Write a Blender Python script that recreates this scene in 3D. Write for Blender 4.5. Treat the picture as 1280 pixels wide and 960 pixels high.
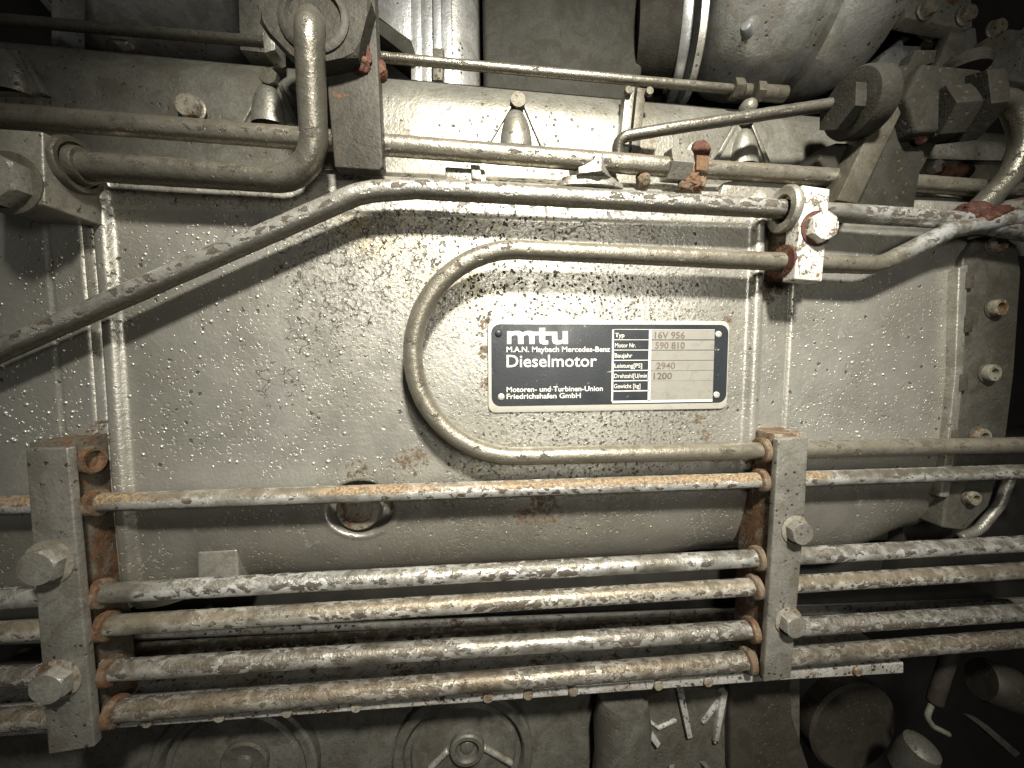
import bpy, bmesh, math, random
import numpy as np
from mathutils import Vector, Matrix, noise as mnoise

random.seed(7)
rng = np.random.default_rng(7)
for o in list(bpy.data.objects): bpy.data.objects.remove(o, do_unlink=True)
SC = bpy.context.scene
COL = SC.collection
U = 0.0005                     # one reference pixel on the cover plane = 0.5 mm
F = 470.0                      # focal length in reference pixels (ultra wide phone lens)

# ------------------------------------------------------------------ camera
HX = Vector((5000.0, -55.0, F)).normalized()
DN = Vector((31.0, 6870.0, F)); DN = (DN - HX * DN.dot(HX)).normalized()
YN = HX.cross(DN)
DIST = F * U
CAM = Vector((-DIST * HX[2], -DIST * YN[2], DIST * DN[2]))
cam_d = bpy.data.cameras.new('camera'); cam = bpy.data.objects.new('camera', cam_d); COL.objects.link(cam)
cam_d.sensor_width = 36.0; cam_d.lens = F / 1280.0 * 36.0; cam_d.clip_start = 0.005; cam_d.clip_end = 50
right = Vector((HX[0], YN[0], -DN[0])); up_ = -Vector((HX[1], YN[1], -DN[1])); back = -Vector((HX[2], YN[2], -DN[2]))
M = Matrix((right, up_, back)).transposed().to_4x4(); M.translation = CAM
cam.matrix_world = M
SC.camera = cam

def P(px, py, d=0.0):
    """point of the place seen at photo pixel (px,py), d half-millimetres in front of the cover plane"""
    r = Vector((px - 640.0, py - 480.0, F))
    w = Vector((HX.dot(r), YN.dot(r), -DN.dot(r)))
    t = (-d * U - CAM.y) / w.y
    return CAM + w * t

# ------------------------------------------------------------------ light
world = bpy.data.worlds.new('World'); SC.world = world; world.use_nodes = True
bg = world.node_tree.nodes['Background']; bg.inputs[0].default_value = (1.0, 0.95, 0.86, 1); bg.inputs[1].default_value = 0.024

def area(name, loc, target, size, power, color, size_y=None):
    l = bpy.data.lights.new(name, 'AREA'); l.energy = power; l.color = color; l.size = size
    if size_y: l.shape = 'RECTANGLE'; l.size_y = size_y
    o = bpy.data.objects.new(name, l); COL.objects.link(o); o.location = loc
    o.rotation_euler = (target - loc).to_track_quat('-Z', 'Y').to_euler()
    return o
LP = Vector((P(750, 480).x, -930 * U, P(640, 480).z + 880 * U))
def spot(name, loc, target, radius, power, color, angle):
    l = bpy.data.lights.new(name, 'SPOT'); l.energy = power; l.color = color; l.shadow_soft_size = radius; l.spot_size = math.radians(angle); l.spot_blend = 1.0
    o = bpy.data.objects.new(name, l); COL.objects.link(o); o.location = loc
    o.rotation_euler = (target - loc).to_track_quat('-Z', 'Y').to_euler()
    return o
spot('work_lamp', LP, P(735, 430), 0.034, 54.0, (1.0, 0.952, 0.845), 66)
area('hand_lamp', Vector((P(860, 480).x, -900 * U, P(640, 480).z + 170 * U)), P(730, 470), 0.09, 0.72, (1.0, 0.955, 0.85))
area('ceiling_lamp', Vector((0.25, 0.75, 1.0)), P(760, 20, -120), 0.25, 3.5, (0.92, 0.97, 1.0))

SC.view_settings.view_transform = 'Standard'; SC.view_settings.look = 'None'
SC.view_settings.exposure = 0.12; SC.view_settings.gamma = 1.0; SC.view_settings.use_curve_mapping = False
SC.cycles.use_denoising = True
SC.cycles.max_bounces = 3; SC.cycles.diffuse_bounces = 1; SC.cycles.glossy_bounces = 2
SC.cycles.use_adaptive_sampling = True; SC.cycles.adaptive_threshold = 0.02
SC.cycles.sample_clamp_indirect = 4.0

# ------------------------------------------------------------------ materials
class NT:
    def __init__(s, name):
        s.m = bpy.data.materials.new(name); s.m.use_nodes = True
        s.t = s.m.node_tree; s.t.nodes.clear()
        s.out = s.n('ShaderNodeOutputMaterial'); s.b = s.n('ShaderNodeBsdfPrincipled')
        s.l(s.b.outputs[0], s.out.inputs[0]); s._px = None
    def n(s, k, **kw):
        x = s.t.nodes.new(k)
        for a, v in kw.items(): setattr(x, a, v)
        return x
    def l(s, a, b): s.t.links.new(a, b)
    def set(s, sock, v):
        if isinstance(v, bpy.types.NodeSocket): s.l(v, sock)
        else:
            if isinstance(v, (tuple, list)) and len(v) == 3 and sock.type == 'RGBA': v = (*v, 1)
            sock.default_value = v
    def px(s):                               # object space in half-millimetres, shifted per object
        if s._px is None:
            tc = s.n('ShaderNodeTexCoord'); oi = s.n('ShaderNodeObjectInfo')
            a = s.n('ShaderNodeVectorMath', operation='MULTIPLY_ADD')
            s.l(tc.outputs['Object'], a.inputs[0]); a.inputs[1].default_value = (1 / U,) * 3
            r = s.n('ShaderNodeMath', operation='MULTIPLY'); s.l(oi.outputs['Random'], r.inputs[0]); r.inputs[1].default_value = 3000
            s.l(r.outputs[0], a.inputs[2]); s._px = a.outputs[0]
        return s._px
    def wpx(s):                              # place coordinates in half-millimetres
        g = s.n('ShaderNodeNewGeometry'); a = s.n('ShaderNodeVectorMath', operation='SCALE')
        s.l(g.outputs['Position'], a.inputs[0]); a.inputs['Scale'].default_value = 1 / U
        return a.outputs[0]
    def noise(s, v, scale, detail=4, rough=.55, dist=0.0):
        x = s.n('ShaderNodeTexNoise'); s.l(v, x.inputs['Vector'])
        x.inputs['Scale'].default_value = scale; x.inputs['Detail'].default_value = detail
        x.inputs['Roughness'].default_value = rough; x.inputs['Distortion'].default_value = dist
        return x.outputs[0]
    def noisec(s, v, scale, detail=2):
        x = s.n('ShaderNodeTexNoise'); s.l(v, x.inputs['Vector']); x.inputs['Scale'].default_value = scale; x.inputs['Detail'].default_value = detail
        return x.outputs['Color']
    def warp(s, v, scale, amt):
        c = s.noisec(v, scale); a = s.vm('SUBTRACT', c, (.5, .5, .5)); b = s.n('ShaderNodeVectorMath', operation='SCALE')
        s.l(a, b.inputs[0]); b.inputs['Scale'].default_value = amt
        return s.vm('ADD', v, b.outputs[0])
    def vm(s, op, a, b=None):
        x = s.n('ShaderNodeVectorMath', operation=op); s.set(x.inputs[0], a)
        if b is not None: s.set(x.inputs[1], b)
        return x.outputs['Value'] if op in ('LENGTH', 'DISTANCE', 'DOT_PRODUCT') else x.outputs[0]
    def vor(s, v, scale, feature='F1', rnd=1.0):
        x = s.n('ShaderNodeTexVoronoi', feature=feature); s.l(v, x.inputs['Vector']); x.inputs['Scale'].default_value = scale
        x.inputs['Randomness'].default_value = rnd
        return x.outputs['Distance']
    def ma(s, op, a, b=0.0, c=None, clamp=False):
        x = s.n('ShaderNodeMath', operation=op); x.use_clamp = clamp
        s.set(x.inputs[0], a); s.set(x.inputs[1], b)
        if c is not None: s.set(x.inputs[2], c)
        return x.outputs[0]
    def ss(s, v, a, b, lo=0.0, hi=1.0):
        x = s.n('ShaderNodeMapRange', interpolation_type='SMOOTHSTEP'); s.set(x.inputs[0], v)
        x.inputs[1].default_value = a; x.inputs[2].default_value = b; x.inputs[3].default_value = lo; x.inputs[4].default_value = hi
        return x.outputs[0]
    def mix(s, f, a, b):
        x = s.n('ShaderNodeMix', data_type='RGBA'); s.set(x.inputs[0], f); s.set(x.inputs[6], a); s.set(x.inputs[7], b)
        return x.outputs[2]
    def attr(s, name):
        return s.n('ShaderNodeAttribute', attribute_name=name).outputs['Fac']
    def bump(s, h, dist, strength=1.0, nrm=None):
        x = s.n('ShaderNodeBump'); s.l(h, x.inputs['Height']); x.inputs['Distance'].default_value = dist * U; x.inputs['Strength'].default_value = strength
        if nrm is not None: s.l(nrm, x.inputs['Normal'])
        return x.outputs[0]
    def fin(s, col, rough=.5, metal=0.0, nrm=None, spec=.5):
        s.set(s.b.inputs['Base Color'], col); s.set(s.b.inputs['Roughness'], rough); s.set(s.b.inputs['Metallic'], metal)
        s.b.inputs['Specular IOR Level'].default_value = spec
        if nrm is not None: s.l(nrm, s.b.inputs['Normal'])
        return s.m

RUST = (0.125, 0.062, 0.028); RUSTD = (0.028, 0.018, 0.012); SILVER = (0.37, 0.365, 0.325)

def paint_mat(name, col=SILVER, dirt=.35, rust=0.0, chips=.25, metal=.25, rough=.46, peel=1.0, dark=(.050, .044, .035), white=0.0, spec=.3):
    s = NT(name); v = s.px()
    big = s.noise(v, .014, 3, .6); mid = s.noise(v, .06, 5, .68, .5); fine = s.noise(v, .3, 3, .65)
    c = s.mix(s.ss(big, .35, .7), col, tuple(x * .72 for x in col))
    c = s.mix(s.ma('MULTIPLY', s.ss(mid, .45, .70), dirt), c, tuple(x * y for x, y in zip(col, (.40, .37, .32))))
    st_ = s.noise(s.warp(v, .02, 40), .022, 5, .7, .8)
    c = s.mix(s.ss(st_, .50, .60, 0, .5), c, tuple(x * y for x, y in zip(col, (.50, .44, .35))))
    c = s.mix(s.ss(st_, .44, .34, 0, .35), c, tuple(min(1, x * 1.45) for x in col))
    c = s.mix(s.ss(fine, .30, .75, 0, .45), c, tuple(x * .45 for x in col))
    sp = s.vor(s.warp(v, .3, 5), .11)
    spot_ = s.ma('MULTIPLY', s.ss(sp, .26, .16), s.ss(big, .45, .58))
    chip = s.ss(s.noise(v, .12, 6, .72, .7), .66 - .10 * chips, .685 - .10 * chips)
    bare = s.ma('MAXIMUM', spot_, s.ma('MULTIPLY', chip, min(1, chips * 3)), clamp=True)
    if white:
        w = s.ss(s.ma('MULTIPLY_ADD', fine, .25, s.noise(v, .045, 6, .75, .9)), .555, .58)
        c = s.mix(s.ma('MULTIPLY', w, white), c, (.56, .545, .49))
    c = s.mix(bare, c, dark)
    r = None
    if rust:
        r = s.ss(s.ma('MULTIPLY_ADD', s.ma('SUBTRACT', fine, .5), .3, s.noise(v, .03, 6, .72, .6)), .66 - .34 * rust, .74 - .26 * rust)
        rc = s.mix(s.ss(s.ma('MULTIPLY_ADD', fine, .5, s.ma('MULTIPLY', mid, .5)), .36, .62), RUSTD, RUST)
        c = s.mix(s.ma('MULTIPLY', r, .95), c, rc)
    h = s.ma('MULTIPLY_ADD', fine, .5, s.ma('MULTIPLY', mid, .4)); h = s.ma('SUBTRACT', h, s.ma('MULTIPLY', bare, .45))
    nr = s.bump(h, 1.4 * peel, .9)
    ro = s.ma('MULTIPLY_ADD', bare, .25, rough)
    me = s.ma('MULTIPLY', s.ma('SUBTRACT', 1.0, r if r is not None else bare), metal, clamp=True)
    return s.fin(c, ro, me, nr, spec)

def pipe_mat(name, paint=(.42, .40, .34), light=(.66, .65, .60), bare=(.050, .043, .034), amount=.5, cells=.06, dust=(.235, .175, .105), dustamt=.5, rough=.31, strip=.55, lean=.45, metal=.68, spread=.5, dust_end=None, bright_from=None):
    """painted steel tube: paint lost in flakes along the weathered side, dust or rust on the upper side"""
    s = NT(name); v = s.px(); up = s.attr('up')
    vs = s.vm('MULTIPLY', v, (.62, 1.0, 1.0)); region = s.noise(v, .010, 3, .6); fine = s.noise(v, .34, 3, .65); mid = s.noise(v, .06, 4, .65, .5); nf = s.noise(vs, .17, 6, .70, .7)
    band = s.ss(s.ma('ABSOLUTE', s.ma('SUBTRACT', s.ma('MULTIPLY_ADD', s.ma('SUBTRACT', mid, .5), .8, up), strip)), spread, spread * .5)
    ed = s.vor(s.warp(vs, .12, 8), cells, 'DISTANCE_TO_EDGE')
    q = s.ma('MULTIPLY_ADD', ed, 1.0, s.ma('MULTIPLY', s.ma('SUBTRACT', nf, .5), 1.25))
    q = s.ma('MULTIPLY_ADD', s.ma('SUBTRACT', region, .5), 1.3 * (.4 + amount), q)
    t = .36 - .38 * amount
    chipm = s.ma('MULTIPLY', s.ss(q, t, t + .045), band)
    base = s.mix(s.ma('MULTIPLY', band, s.ss(region, .30, .55)), paint, light)
    if bright_from: base = s.mix(s.ma('MULTIPLY', s.ss(s.attr('along'), bright_from - .01, bright_from + .03), s.ss(mid, .62, .40)), base, (.62, .63, .62))
    base = s.mix(s.ma('MULTIPLY', s.ss(mid, .45, .7), .45), base, tuple(x * y for x, y in zip(paint, (.5, .46, .40))))
    under = s.ss(s.ma('MULTIPLY_ADD', s.ma('SUBTRACT', mid, .5), .9, up), .15, -.55)  # undersides: grime, plus shade painted into the tube colour
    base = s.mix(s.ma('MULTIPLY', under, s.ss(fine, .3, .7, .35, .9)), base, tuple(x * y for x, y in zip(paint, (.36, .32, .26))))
    base = s.mix(s.ss(fine, .50, .75, 0, .4), base, tuple(x * .4 for x in paint))
    c = s.mix(chipm, base, s.mix(s.ss(fine, .4, .65), bare, tuple(min(1, x * 1.7) for x in bare)))
    d = s.ma('MULTIPLY', s.ss(s.ma('ADD', up, s.ma('MULTIPLY', s.ma('SUBTRACT', nf, .5), 1.5)), .66, .92), dustamt)
    d = s.ma('MULTIPLY', d, s.ss(s.noise(v, .008, 2), .36, .56, .25, 1.0))
    if dust_end: d = s.ma('MULTIPLY', d, s.ss(s.attr('along'), dust_end + .015, dust_end - .015))
    c = s.mix(d, c, s.mix(s.ss(fine, .35, .65), tuple(x * .40 for x in dust), tuple(x * 1.2 for x in dust)))
    h = s.ma('SUBTRACT', s.ma('MULTIPLY', fine, .4), s.ma('MULTIPLY', chipm, .8)); h = s.ma('ADD', h, s.ma('MULTIPLY', d, .25))
    nr = s.bump(h, 1.5, .95)
    ro = s.ma('ADD', s.ma('MULTIPLY_ADD', chipm, .3, rough), s.ma('MULTIPLY', d, .3))
    me = s.ma('MULTIPLY', s.ma('SUBTRACT', 1.0, s.ma('MAXIMUM', chipm, d)), metal, clamp=True)
    return s.fin(c, ro, me, nr, .35)

def wall_mat():
    s = NT('aged_silver_paint'); v = s.wpx()
    big = s.noise(v, .006, 3, .6); mid = s.noise(v, .03, 4, .6, .3); fine = s.noise(v, .24, 3, .62)
    c = s.mix(s.ss(big, .35, .68), (.50, .49, .445), (.40, .39, .34))
    c = s.mix(s.ma('MULTIPLY', s.ss(mid, .5, .72), .28), c, (.25, .225, .165))
    def blob(px, py, r, soft=.5):
        dd = s.vm('DISTANCE', v, tuple(P(px, py, 0) / U))
        return s.ss(dd, r, r * soft)
    # yellowed area beside the upper bend of the looped tube, pale scuffed paint round the name plate
    yel = s.ma('MAXIMUM', blob(565, 320, 95, .2), blob(470, 285, 60, .2))
    c = s.mix(s.ma('MULTIPLY', yel, s.ss(mid, .35, .6, .15, .7)), c, (.46, .39, .235))
    pale = s.ma('MAXIMUM', blob(760, 470, 230, .45), blob(620, 330, 170, .3))
    c = s.mix(s.ma('MULTIPLY', pale, s.ss(mid, .6, .4, .15, .62)), c, (.55, .54, .485))
    c = s.mix(s.ma('MULTIPLY', s.ma('MAXIMUM', pale, blob(470, 330, 150, .3)), s.ss(fine, .50, .60, 0, .62)), c, (.15, .135, .105))
    # pits
    pv = s.warp(v, .25, 6); p1 = s.vor(pv, .165); p2 = s.vor(pv, .06)
    dens = s.ss(s.noise(v, .012, 3), .42, .62)
    pit = s.ma('MULTIPLY', s.ss(p1, .31, .20), s.ma('MAXIMUM', s.ma('MULTIPLY', dens, .7), pale))
    pit = s.ma('MAXIMUM', pit, s.ma('MULTIPLY', s.ss(p2, .17, .11), s.ss(s.noise(v, .02, 2), .46, .56)))
    # crackle
    reg = s.ma('MAXIMUM', s.ma('MAXIMUM', blob(430, 335, 120, .2), blob(500, 310, 80, .2)), s.ma('MAXIMUM', blob(560, 655, 90, .2), blob(660, 660, 80, .2)))
    reg = s.ma('MAXIMUM', reg, s.ma('MULTIPLY', s.ma('MAXIMUM', blob(350, 480, 60, .1), blob(390, 420, 70, .1)), .7))
    cv = s.warp(s.warp(v, .05, 16), .25, 5); ed = s.vor(cv, .085, 'DISTANCE_TO_EDGE'); br = s.noise(v, .05, 3, .6)
    crack = s.ma('MULTIPLY', s.ss(s.ma('ADD', ed, s.ma('MULTIPLY', s.ma('SUBTRACT', 1.0, br), .12)), .114, .093), s.ss(s.ma('MULTIPLY', reg, s.ss(s.noise(v, .07, 3), .42, .56)), .20, .44))
    ed2 = s.vor(s.warp(v, .03, 30), .018, 'DISTANCE_TO_EDGE')
    hair = s.ma('MULTIPLY', s.ss(ed2, .018, .006), s.ss(s.noise(v, .014, 3), .58, .64))
    # flaked band of the upper lip
    sep = s.n('ShaderNodeSeparateXYZ'); s.l(v, sep.inputs[0]); z = sep.outputs[2]
    lip = s.ss(z, P(640, 278).z / U, P(640, 268).z / U)
    lf = s.ss(s.noise(s.warp(v, .1, 8), .10, 5, .7, .6), .53, .57)
    c = s.mix(lip, c, s.mix(mid, (.46, .44, .38), (.60, .58, .52)))
    flake = s.ma('MULTIPLY', lip, lf)
    bare = s.ma('MAXIMUM', s.ma('MAXIMUM', pit, crack), s.ma('MAXIMUM', s.ma('MULTIPLY', hair, .7), s.ma('MULTIPLY', flake, .8)))
    c = s.mix(s.ma('MULTIPLY', bare, .95), c, (.045, .040, .032))
    # lower part: shade of the turned-under casting painted into the colour, greyer
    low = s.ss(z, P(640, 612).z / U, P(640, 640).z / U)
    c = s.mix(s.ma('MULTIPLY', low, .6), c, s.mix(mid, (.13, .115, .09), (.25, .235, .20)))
    # rust stains with a shape of their own
    rs = None
    for (px, py, r) in ((512, 578, 20), (524, 572, 15), (680, 640, 26), (655, 648, 16), (608, 405, 10), (607, 440, 10), (608, 480, 9), (872, 525, 10), (880, 545, 9), (130, 548, 22), (95, 552, 20), (445, 590, 16), (945, 350, 14), (960, 360, 22), (908, 402, 8)):
        b = blob(px, py, r * 1.5, .15); rs = b if rs is None else s.ma('MAXIMUM', rs, b)
    rs = s.ss(s.ma('MULTIPLY', rs, s.ss(s.noise(v, .09, 5, .7, .8), .40, .60)), .25, .42)
    c = s.mix(s.ma('MULTIPLY', rs, .9), c, s.mix(s.ss(fine, .35, .65), (.035, .026, .018), (.135, .092, .052)))
    h = s.ma('SUBTRACT', s.ma('MULTIPLY', fine, .45), s.ma('MULTIPLY', pit, .8))
    h = s.ma('MULTIPLY_ADD', mid, .10, h)
    nr = s.bump(h, 1.5, .9)
    ro = s.ma('MULTIPLY_ADD', bare, .25, s.ss(mid, .3, .7, .33, .47))
    me = s.ma('MULTIPLY', s.ma('SUBTRACT', 1.0, s.ma('MAXIMUM', bare, rs)), .72, clamp=True)
    return s.fin(c, ro, me, nr, .3)

def flat_mat(name, col, rough=.5, metal=0.0, var=.15, bump=.4):
    s = NT(name); v = s.px(); a = s.noise(v, .12, 4, .6); b = s.noise(v, .02, 3)
    c = s.mix(s.ss(b, .35, .65), col, tuple(x * (1 - var) for x in col)); c = s.mix(s.ma('MULTIPLY', s.ss(a, .55, .8), var * 2), c, tuple(x * .4 for x in col))
    return s.fin(c, rough, metal, s.bump(a, bump, .6))

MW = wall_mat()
MP = paint_mat('grey_silver_paint', col=(.33, .32, .28), chips=.3, dirt=.45, metal=.5, rough=.38)
MFLANGE = paint_mat('dark_grey_flange_paint', col=(.13, .124, .104), dirt=.5, chips=.2, metal=.4, rough=.42)  # darker grey base colour, also on the foot and slanted bar
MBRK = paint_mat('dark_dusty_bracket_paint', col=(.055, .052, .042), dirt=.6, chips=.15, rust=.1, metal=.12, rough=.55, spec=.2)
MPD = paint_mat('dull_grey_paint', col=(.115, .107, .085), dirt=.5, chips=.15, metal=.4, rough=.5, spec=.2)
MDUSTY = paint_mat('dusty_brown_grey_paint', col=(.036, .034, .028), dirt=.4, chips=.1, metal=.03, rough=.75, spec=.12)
MBLOCK = paint_mat('scuffed_block_paint', col=(.30, .29, .25), dirt=.4, chips=.35, metal=.45, rough=.4)
MCLAMP = paint_mat('pitted_clamp_paint', col=(.28, .272, .24), dirt=.35, chips=.22, rust=.12, metal=.45, rough=.42)
MRUSTY = paint_mat('rusted_clamp_side', col=(.25, .225, .175), dirt=.6, chips=.3, rust=.85, metal=.05, rough=.65)
MRUSTB = paint_mat('brown_stained_clamp_side', col=(.14, .125, .098), dirt=.7, chips=.3, rust=.6, metal=.03, rough=.65)
MRUSTL = paint_mat('rust_stained_paint', col=(.25, .235, .19), dirt=.5, chips=.2, rust=.50, metal=.1, rough=.55)
MRUST = paint_mat('heavy_rust', col=(.17, .135, .095), dirt=.6, rust=.72, chips=.1, metal=0, rough=.8, peel=1.6)
MRUSTR = paint_mat('red_rust', col=(.075, .026, .017), dirt=.5, rust=.5, chips=.1, metal=0, rough=.7, peel=1.6)
MWHITE = paint_mat('flaking_white_paint', col=(.15, .13, .10), dirt=.4, chips=.5, white=.85, metal=.1, rust=.2)
MBEAM = paint_mat('cast_beam_paint', col=(.26, .255, .22), dirt=.3, chips=.10, metal=.55, rough=.40, peel=.7)
MBRIGHT = paint_mat('bright_aluminium_paint', col=(.36, .37, .37), dirt=.2, chips=.2, metal=.45, rough=.34, peel=.5)
MGREY = paint_mat('dark_green_grey_paint', col=(.046, .046, .038), dirt=.25, chips=.05, metal=.0, rough=.75, peel=.4, spec=.12)
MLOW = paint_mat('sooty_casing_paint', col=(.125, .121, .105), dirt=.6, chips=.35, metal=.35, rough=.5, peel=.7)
MTAN = paint_mat('brownish_casing_paint', col=(.042, .037, .029), dirt=.4, chips=.1, metal=.05, rough=.6, peel=.6)
MEDGE = paint_mat('bare_worn_edge', col=(.44, .435, .41), rust=.3, dirt=.4, chips=.75, metal=.2, rough=.33, dark=(.03, .027, .022))
MDARK = flat_mat('oily_black_metal', (.022, .021, .018), .45, 0, .3)
MCAST = paint_mat('turbine_casing_paint', col=(.66, .66, .63), dirt=.35, chips=.15, metal=.5, rough=.33, peel=.8)

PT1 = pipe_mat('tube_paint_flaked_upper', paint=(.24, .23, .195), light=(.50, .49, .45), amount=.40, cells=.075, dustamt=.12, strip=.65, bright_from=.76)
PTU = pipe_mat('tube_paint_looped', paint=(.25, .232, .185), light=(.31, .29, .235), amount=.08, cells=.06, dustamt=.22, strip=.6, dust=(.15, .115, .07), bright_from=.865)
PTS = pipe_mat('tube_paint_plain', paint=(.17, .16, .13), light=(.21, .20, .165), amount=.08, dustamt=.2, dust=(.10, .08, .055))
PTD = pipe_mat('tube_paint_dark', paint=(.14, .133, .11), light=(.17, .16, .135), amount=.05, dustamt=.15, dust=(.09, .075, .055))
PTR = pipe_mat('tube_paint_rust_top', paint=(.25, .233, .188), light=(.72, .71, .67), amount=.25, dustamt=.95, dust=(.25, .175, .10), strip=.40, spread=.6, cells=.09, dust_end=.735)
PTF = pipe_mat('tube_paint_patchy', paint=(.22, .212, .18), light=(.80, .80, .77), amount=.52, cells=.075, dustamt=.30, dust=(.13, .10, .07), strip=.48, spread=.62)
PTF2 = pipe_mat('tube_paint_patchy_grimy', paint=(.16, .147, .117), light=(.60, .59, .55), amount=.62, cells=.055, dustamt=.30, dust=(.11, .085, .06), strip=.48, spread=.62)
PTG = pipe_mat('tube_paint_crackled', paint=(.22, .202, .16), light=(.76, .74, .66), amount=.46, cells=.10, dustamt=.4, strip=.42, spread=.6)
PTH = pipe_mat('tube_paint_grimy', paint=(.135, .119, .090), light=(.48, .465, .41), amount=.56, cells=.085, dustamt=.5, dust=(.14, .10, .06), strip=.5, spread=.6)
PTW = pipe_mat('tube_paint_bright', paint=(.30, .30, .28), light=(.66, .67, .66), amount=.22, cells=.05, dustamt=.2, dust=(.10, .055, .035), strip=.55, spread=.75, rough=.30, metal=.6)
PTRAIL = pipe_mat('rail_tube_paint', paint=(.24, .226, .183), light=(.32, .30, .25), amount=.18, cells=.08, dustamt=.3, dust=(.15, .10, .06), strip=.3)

# ------------------------------------------------------------------ object helpers
def new_mesh(name, verts, faces, mat, sharp=38, attrs=None):
    me = bpy.data.meshes.new(name); me.from_pydata([tuple(v) for v in verts], [], faces)
    me.polygons.foreach_set('use_smooth', [True] * len(me.polygons))
    if sharp is not None: me.set_sharp_from_angle(angle=math.radians(sharp))
    if attrs:
        for k, vals in attrs.items():
            a = me.attributes.new(k, 'FLOAT', 'POINT'); a.data.foreach_set('value', vals)
    me.materials.append(mat); me.update()
    return me
def root_of(o):
    while o.parent: o = o.parent
    return o
def obj(name, geo, mat, parent=None, sharp=38):
    verts, faces = geo[0], geo[1]; attrs = geo[2] if len(geo) > 2 else None
    if parent is None:
        A = np.array([tuple(v) for v in verts]); org = Vector(((A[:, 0].min() + A[:, 0].max()) / 2, (A[:, 1].min() + A[:, 1].max()) / 2, A[:, 2].min()))
    else: org = root_of(parent).location.copy()
    me = new_mesh(name, [Vector(v) - org for v in verts], faces, mat, sharp, attrs)
    o = bpy.data.objects.new(name, me); COL.objects.link(o)
    if parent is None: o.location = org
    else: o.parent = parent
    return o
def thing(name, label, cat, loc, group=None):
    o = bpy.data.objects.new(name, None); COL.objects.link(o); o.location = loc; o.empty_display_size = .01
    return tag(o, label, cat, group)
def tag(o, label, cat, group=None):
    o['label'] = label; o['category'] = cat
    if group: o['group'] = group
    return o
def from_bm(bm):
    bm.verts.index_update(); g = ([v.co.copy() for v in bm.verts], [[v.index for v in f.verts] for f in bm.faces]); bm.free(); return g
def join(*gs):
    V, Fa, at = [], [], {}
    for g in gs:
        k = len(V); V += list(g[0]); Fa += [[i + k for i in f] for f in g[1]]
        for key, vals in (g[2] if len(g) > 2 else {}).items(): at.setdefault(key, []).extend(vals)
    return (V, Fa, at) if at else (V, Fa)

def prism(poly, d0, d1, bevel=1.5, seg=2, dpoly=None):
    """outline drawn at front depth d0, extruded straight back to d1 (depths may vary by corner through dpoly)"""
    bm = bmesh.new(); pts = [P(x, y, d0 if dpoly is None else dpoly[i]) for i, (x, y) in enumerate(poly)]
    f = [bm.verts.new(p) for p in pts]; b = [bm.verts.new((p.x, -d1 * U, p.z)) for p in pts]
    n = len(pts); bm.faces.new(f); bm.faces.new(b[::-1])
    for i in range(n): bm.faces.new((f[(i + 1) % n], f[i], b[i], b[(i + 1) % n]))
    bmesh.ops.recalc_face_normals(bm, faces=bm.faces)
    if bevel: bmesh.ops.bevel(bm, geom=list(bm.edges), offset=bevel * U, segments=seg, profile=.6, affect='EDGES', clamp_overlap=True)
    return from_bm(bm)
def wprism(poly, y0, y1, bevel=1.0, seg=2):
    """same with world x,z outline"""
    bm = bmesh.new(); f = [bm.verts.new((x, y0, z)) for x, z in poly]; b = [bm.verts.new((x, y1, z)) for x, z in poly]
    n = len(poly); bm.faces.new(f); bm.faces.new(b[::-1])
    for i in range(n): bm.faces.new((f[(i + 1) % n], f[i], b[i], b[(i + 1) % n]))
    bmesh.ops.recalc_face_normals(bm, faces=bm.faces)
    if bevel: bmesh.ops.bevel(bm, geom=list(bm.edges), offset=bevel * U, segments=seg, profile=.6, affect='EDGES', clamp_overlap=True)
    return from_bm(bm)
def frame(axis):
    a = Vector(axis).normalized(); r = Vector((0, 0, 1)) if abs(a.z) < .9 else Vector((1, 0, 0))
    u = a.cross(r).normalized(); return a, u, a.cross(u).normalized()
def lathe(org, axis, prof, seg=28, cap0=True, cap1=True, sx=1.0):
    a, u, w = frame(axis); V, Fa = [], []
    for (r, t) in prof:
        for k in range(seg):
            th = 2 * math.pi * k / seg; V.append(org + a * (t * U) + (u * math.cos(th) * sx + w * math.sin(th)) * (r * U))
    for i in range(len(prof) - 1):
        for k in range(seg):
            k2 = (k + 1) % seg; Fa.append([i * seg + k, i * seg + k2, (i + 1) * seg + k2, (i + 1) * seg + k])
    if cap0: Fa.append(list(range(seg))[::-1])
    if cap1: Fa.append([(len(prof) - 1) * seg + k for k in range(seg)])
    return V, Fa
def hexhead(org, axis, r, h, rot=0.0, dome=.88):
    a, u, w = frame(axis); V, Fa = [], []; seg = 24
    def rh(th):
        q = (th % (math.pi / 3)) - math.pi / 6; return r * math.cos(math.pi / 6) / math.cos(q)
    rows = []
    for lvl in range(4):
        row = []
        for k in range(seg):
            th = 2 * math.pi * k / seg; R = rh(th); top = r * dome
            if lvl == 0: rr, t = R, 0
            elif lvl == 1: rr, t = R, h - max(0, R - top) * .6 - .05 * h
            elif lvl == 2: rr, t = min(R, top), h
            else: rr, t = min(R, top) * .55, h * 1.015
            row.append(org + a * (t * U) + (u * math.cos(th + rot) + w * math.sin(th + rot)) * (rr * U))
        rows.append(row)
    for row in rows: V += row
    for i in range(3):
        for k in range(seg):
            k2 = (k + 1) % seg; Fa.append([i * seg + k, i * seg + k2, (i + 1) * seg + k2, (i + 1) * seg + k])
    Fa.append([3 * seg + k for k in range(seg)]); Fa.append(list(range(seg))[::-1])
    return V, Fa
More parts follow.
